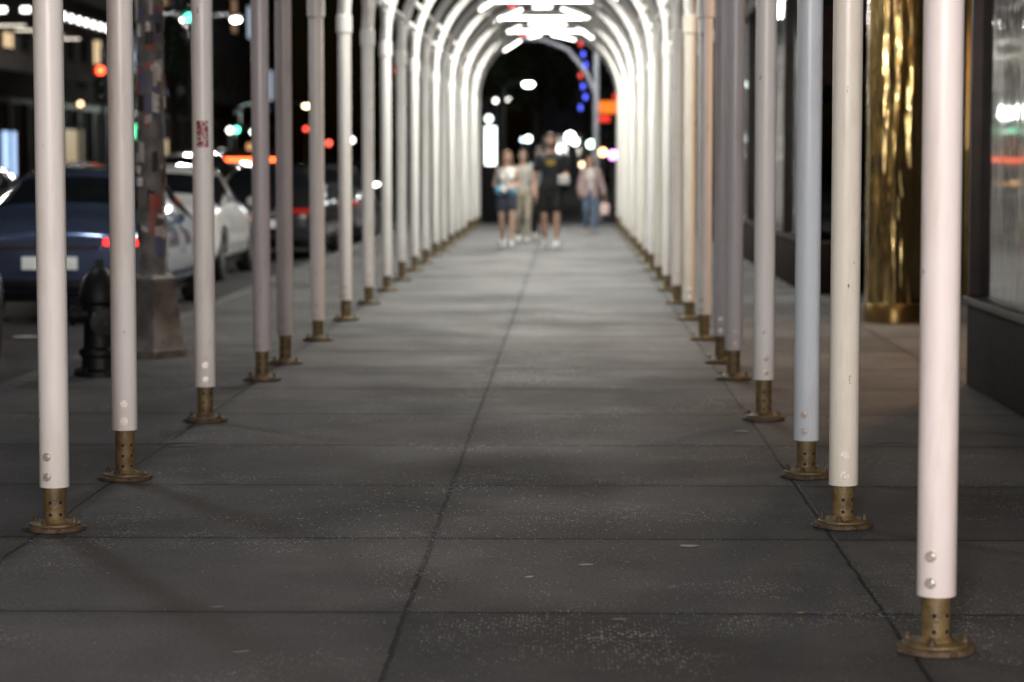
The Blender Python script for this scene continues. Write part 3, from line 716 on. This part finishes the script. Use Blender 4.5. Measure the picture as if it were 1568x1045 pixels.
def person(name,x,y,H,z=0,rot=0,female=False,skin=(.45,.27,.19),top=(.02,.02,.025),bottom=(.03,.03,.03),shoe=(.75,.75,.75),hair=(.05,.03,.02),
           longhair=False,beard=False,stride=.22,shorts=True,sleeve=.45,la=None,ra=None,logo=None,cardigan=None):
    e=empty(name,(x,y,z),rot); k=H/1.8; e.scale=(k,k,k)
    sk=simple('skin',skin,.5,var=.1); w=.86 if female else 1
    sh=.185*w
    lf,rf=-stride,stride
    legL=[Vector((.095,0,.93)),Vector((.10,lf*.62-.03,.51)),Vector((.09,lf,.10))]
    legR=[Vector((-.095,0,.93)),Vector((-.10,rf*.35-.05,.51)),Vector((-.09,rf*1.15,.15))]
    la=la or [Vector((sh,0,1.43)),Vector((sh+.07,.03,1.14)),Vector((sh+.08,-.06,.89))]
    ra=ra or [Vector((-sh,0,1.43)),Vector((-sh-.07,.0,1.14)),Vector((-sh-.08,-.12,.90))]
    la=[Vector(p) for p in la]; ra=[Vector(p) for p in ra]
    tor=[((0,0,.84),.14,.10),((0,0,.92),.172 ,.12),((0,0,1.0),.160,.11),((0,0,1.12),.135*w,.098),((0,0,1.26),.155*w,.112),((0,0,1.38),.175*w,.112),((0,.0,1.45),.155*w,.085),((0,.0,1.49),.08,.065),((0,-.005,1.53),.055,.055),((0,-.015,1.61),.052,.055)]
    bm=bmesh.new(); loft(bm,tor)
    if female:
        for s in (-1,1): ball(bm,(s*.07,-.075,1.30),(.065,.06,.06))
    for leg in (legL,legR): limb(bm,[leg[0],leg[0].lerp(leg[1],.35),leg[1],leg[1].lerp(leg[2],.35)+Vector((0,.015,0)),leg[2]],[.088,.082,.054,.058,.036])
    for arm in (la,ra): limb(bm,[arm[0],arm[0].lerp(arm[1],.4),arm[1],arm[1].lerp(arm[2],.3),arm[2]],[.052*w,.047*w,.038*w,.038*w,.026])
    for arm in (la,ra):
        d=(arm[2]-arm[1]).normalized(); sx=1 if arm is la else -1
        hand(bm,arm[2],d,(0,1,0) if abs(d.y)<.7 else (sx,0,0),.5,(-sx,0,0))
    ball(bm,(0,.01,1.70),(.077,.095,.098),0,3); ball(bm,(0,-.028,1.635),(.052,.058,.055),0,3); ball(bm,(0,-.07,1.60),(.025,.02,.02))
    limb(bm,[(0,-.085,1.70),(0,-.108,1.665)],[.010,.015]); 
    for s in (-1,1): ball(bm,(s*.079,.01,1.675),(.012,.02,.032)); ball(bm,(s*.03,-.075,1.705),(.022,.014,.010))
    o=obj('body',bm,sk,e); remesh(o,.0085,3)
    bf=bmesh.new()
    for s in (-1,1):
        ball(bf,(s*.030,-.080,1.685),(.014,.010,.009),0,2); ball(bf,(s*.030,-.088,1.685),(.006,.005,.006),1,2); ball(bf,(s*.031,-.088,1.708),(.018,.006,.004),2,2)
    ball(bf,(0,-.086,1.632),(.024,.007,.007),3,2)
    obj('face_features',bf,[simple('eye_white',(.7,.7,.7),.3),simple('iris',(.03,.02,.015),.2),simple('brow',hair,.8),simple('lips',(.35,.10,.09),.5)],e)
    bh=bmesh.new()
    ball(bh,(0,.03,1.725),(.088,.092,.088),0,3); ball(bh,(0,-.035,1.775),(.066,.05,.034),0,3)
    if longhair:
        limb(bh,[(0,.08,1.72),(0,.10,1.58),(0,.105,1.42)],[.075,.075,.05])
        for s in (-1,1): limb(bh,[(s*.068,.02,1.73),(s*.085,.01,1.60),(s*.095,-.02,1.44)],[.03,.032,.02])
    if beard: ball(bh,(0,-.05,1.60),(.05,.045,.035),0,3)
    o=obj('hair',bh,simple('hair',hair,.6,var=.4,scale=60),e); remesh(o,.009,2)
    bt=bmesh.new()
    loft(bt,[((c[0],c[1],c[2]),rx+.014,ry+.014) for c,rx,ry in tor[1:8]])
    if female:
        for s in (-1,1): ball(bt,(s*.07,-.08,1.30),(.07,.066,.066))
    for arm in (la,ra):
        if sleeve>=1: limb(bt,[arm[0],arm[1],arm[1].lerp(arm[2],.9)],[.066*w,.054*w,.042],.006)
        elif sleeve>0: limb(bt,[arm[0],arm[0].lerp(arm[1],sleeve+.15)],[.062*w,.064*w],.008)
    o=obj('top',bt,simple('top_cloth',top,.85,var=.25,scale=14,bump=.3),e); remesh(o,.011,4)
    if cardigan:
        bc=bmesh.new()
        for s in (-1,1): 
            loft(bc,[((s*.105,-.01,.82),.105,.15),((s*.10,0,1.0),.10,.14),((s*.085,.0,1.25),.10,.135),((s*.09,.01,1.42),.09,.11),((s*.07,.02,1.49),.05,.07)])
        for arm in (la,ra): limb(bc,[arm[0],arm[1],arm[1].lerp(arm[2],.92)],[.075,.066,.052],.006)
        o=obj('cardigan',bc,simple('cardigan_knit',cardigan,.95,var=.3,scale=20,bump=.5),e); remesh(o,.012,4)
    bp=bmesh.new(); loft(bp,[((0,0,.85),.15,.115),((0,0,.92),.186,.135),((0,0,1.02),.168,.125)])
    for leg in (legL,legR):
        if shorts: limb(bp,[leg[0],leg[0].lerp(leg[1],.72 if not female else .45)],[.10,.095 if not female else .10],.008)
        else: limb(bp,[leg[0],leg[0].lerp(leg[1],.4),leg[1],leg[1].lerp(leg[2],.35),leg[2]],[.098,.09,.07,.066,.055],.006)
    o=obj('trousers' if not shorts else 'shorts',bp,simple('lower_cloth',bottom,.85,var=.3,scale=14,bump=.3),e); remesh(o,.011,4)
    bs=bmesh.new()
    for leg,lift,pt in ((legL,0,0),(legR,.05,.5)):
        a=leg[2]; rot_=Matrix.Rotation(pt,3,'X')
        heel=a+rot_@Vector((0,.03,-.055)); toe=a+rot_@Vector((0,-.16,-.065)); mid=a+rot_@Vector((0,-.07,-.05))
        limb(bs,[heel,mid,toe],[.042,.044,.034]); limb(bs,[a+Vector((0,0,.02)),a+rot_@Vector((0,.0,-.04))],[.045,.046])
    o=obj('shoes',bs,simple('shoe',shoe,.6),e); remesh(o,.010,2)
    if logo:
        bl=bmesh.new()
        for i,(cx,cz,ww,hh) in enumerate(((0,1.37,.13,.022),(0,1.335,.16,.03),(0,1.30,.09,.02))):
            n=6
            lo=[];up=[]
            for q in range(n+1):
                xx=cx-ww/2+ww*q/n; yy=-math.sqrt(max(0,1-(xx/(.175*w+.02))**2))*.132-.004
                lo.append(bl.verts.new((xx,yy,cz-hh/2))); up.append(bl.verts.new((xx,yy,cz+hh/2)))
            for q in range(n): bl.faces.new([lo[q],lo[q+1],up[q+1],up[q]])
        obj('shirt_logo',bl,simple('logo',logo,.7),e)
    return e
man=person('walking_man',-.30,38.7,1.82,skin=(.5,.31,.23),top=(.022,.022,.028),bottom=(.012,.012,.014),hair=(.06,.03,.015),beard=True,stride=.12,logo=(.5,.36,.05),
    la=[(.185,0,1.43),(.24,.02,1.15),(.20,-.22,1.08)])
bm=bmesh.new(); box(bm,.12,.30,-.37,-.30,1.0,1.14,0,.02); o=obj('white_packet',bm,simple('packet',(.7,.69,.66),.6),man)
wom=person('walking_woman',-1.0,38.8,1.54,female=True,skin=(.55,.36,.28),top=(.7,.67,.62),bottom=(.05,.06,.09),hair=(.17,.09,.05),longhair=True,stride=.2,sleeve=.0,
    la=[(.165,0,1.43),(.23,.03,1.17),(.08,-.20,1.12)],ra=[(-.165,0,1.43),(-.24,.04,1.16),(-.10,-.19,1.10)])
bm=bmesh.new(); ball(bm,(-.10,-.16,1.06),(.13,.06,.09),0,3); ball(bm,(.1,-.15,1.03),(.09,.05,.07),0,3); path(bm,[(-.2,-.1,1.08),(-.19,-.1,1.3),(-.1,-.05,1.5)],.012,8)
obj('blue_shoulder_bag',bm,simple('blue_bag',(.10,.28,.42),.7),wom)
w2=person('walking_woman',.40,46.6,1.48,female=True,skin=(.5,.33,.25),top=(.65,.6,.59),bottom=(.11,.16,.24),shoe=(.3,.22,.2),hair=(.16,.07,.04),longhair=True,stride=.12,shorts=False,sleeve=.5,cardigan=(.40,.29,.29),
    la=[(.165,0,1.43),(.27,.02,1.16),(.33,-.02,.90)])
bm=bmesh.new(); loft(bm,[((.34,-.03,.42),.10,.05),((.34,-.03,.60),.115,.06),((.34,-.03,.68),.09,.04)]); path(bm,[(.28,-.03,.67),(.33,-.03,.84),(.40,-.03,.67)],.008,6)
obj('carrier_bag',bm,simple('carrier',(.75,.55,.52),.5),w2)
person('walking_man',-.80,41.5,1.56,skin=(.4,.26,.2),top=(.4,.38,.34),bottom=(.30,.27,.21),hair=(.08,.05,.03),stride=.15,shorts=False)
person('walking_man',-.54,42.8,1.62,skin=(.3,.19,.14),top=(.25,.27,.30),bottom=(.02,.02,.022),hair=(.02,.02,.02),stride=.2,shorts=False)

# ------------------------------------------------------------ world
w=bpy.data.worlds.new('World'); scn.world=w; w.use_nodes=True
N=w.node_tree.nodes; L=w.node_tree.links; bg=N['Background']
sky=N.new('ShaderNodeTexSky'); sky.sky_type='NISHITA'; sky.sun_disc=False; sky.sun_elevation=rad(3); sky.sun_rotation=rad(200)
L.new(sky.outputs[0],bg.inputs[0]); bg.inputs[1].default_value=.0012
s=bpy.data.lights.new('moon','SUN'); s.energy=.01; s.angle=rad(.5); s.color=(.8,.88,1)
so=bpy.data.objects.new('moon',s); COL.objects.link(so); so.rotation_euler=(rad(60),0,rad(-20))

# ------------------------------------------------------------ camera
cd=bpy.data.cameras.new('camera'); cam=bpy.data.objects.new('camera',cd); COL.objects.link(cam)
cd.lens=85; cd.sensor_width=36; cam.location=(0,0,1.4); cam.rotation_euler=(rad(90-4.29),0,rad(1.36))
cd.clip_end=1500; cd.dof.use_dof=True; cd.dof.focus_distance=9.0; cd.dof.aperture_fstop=2.8
scn.camera=cam
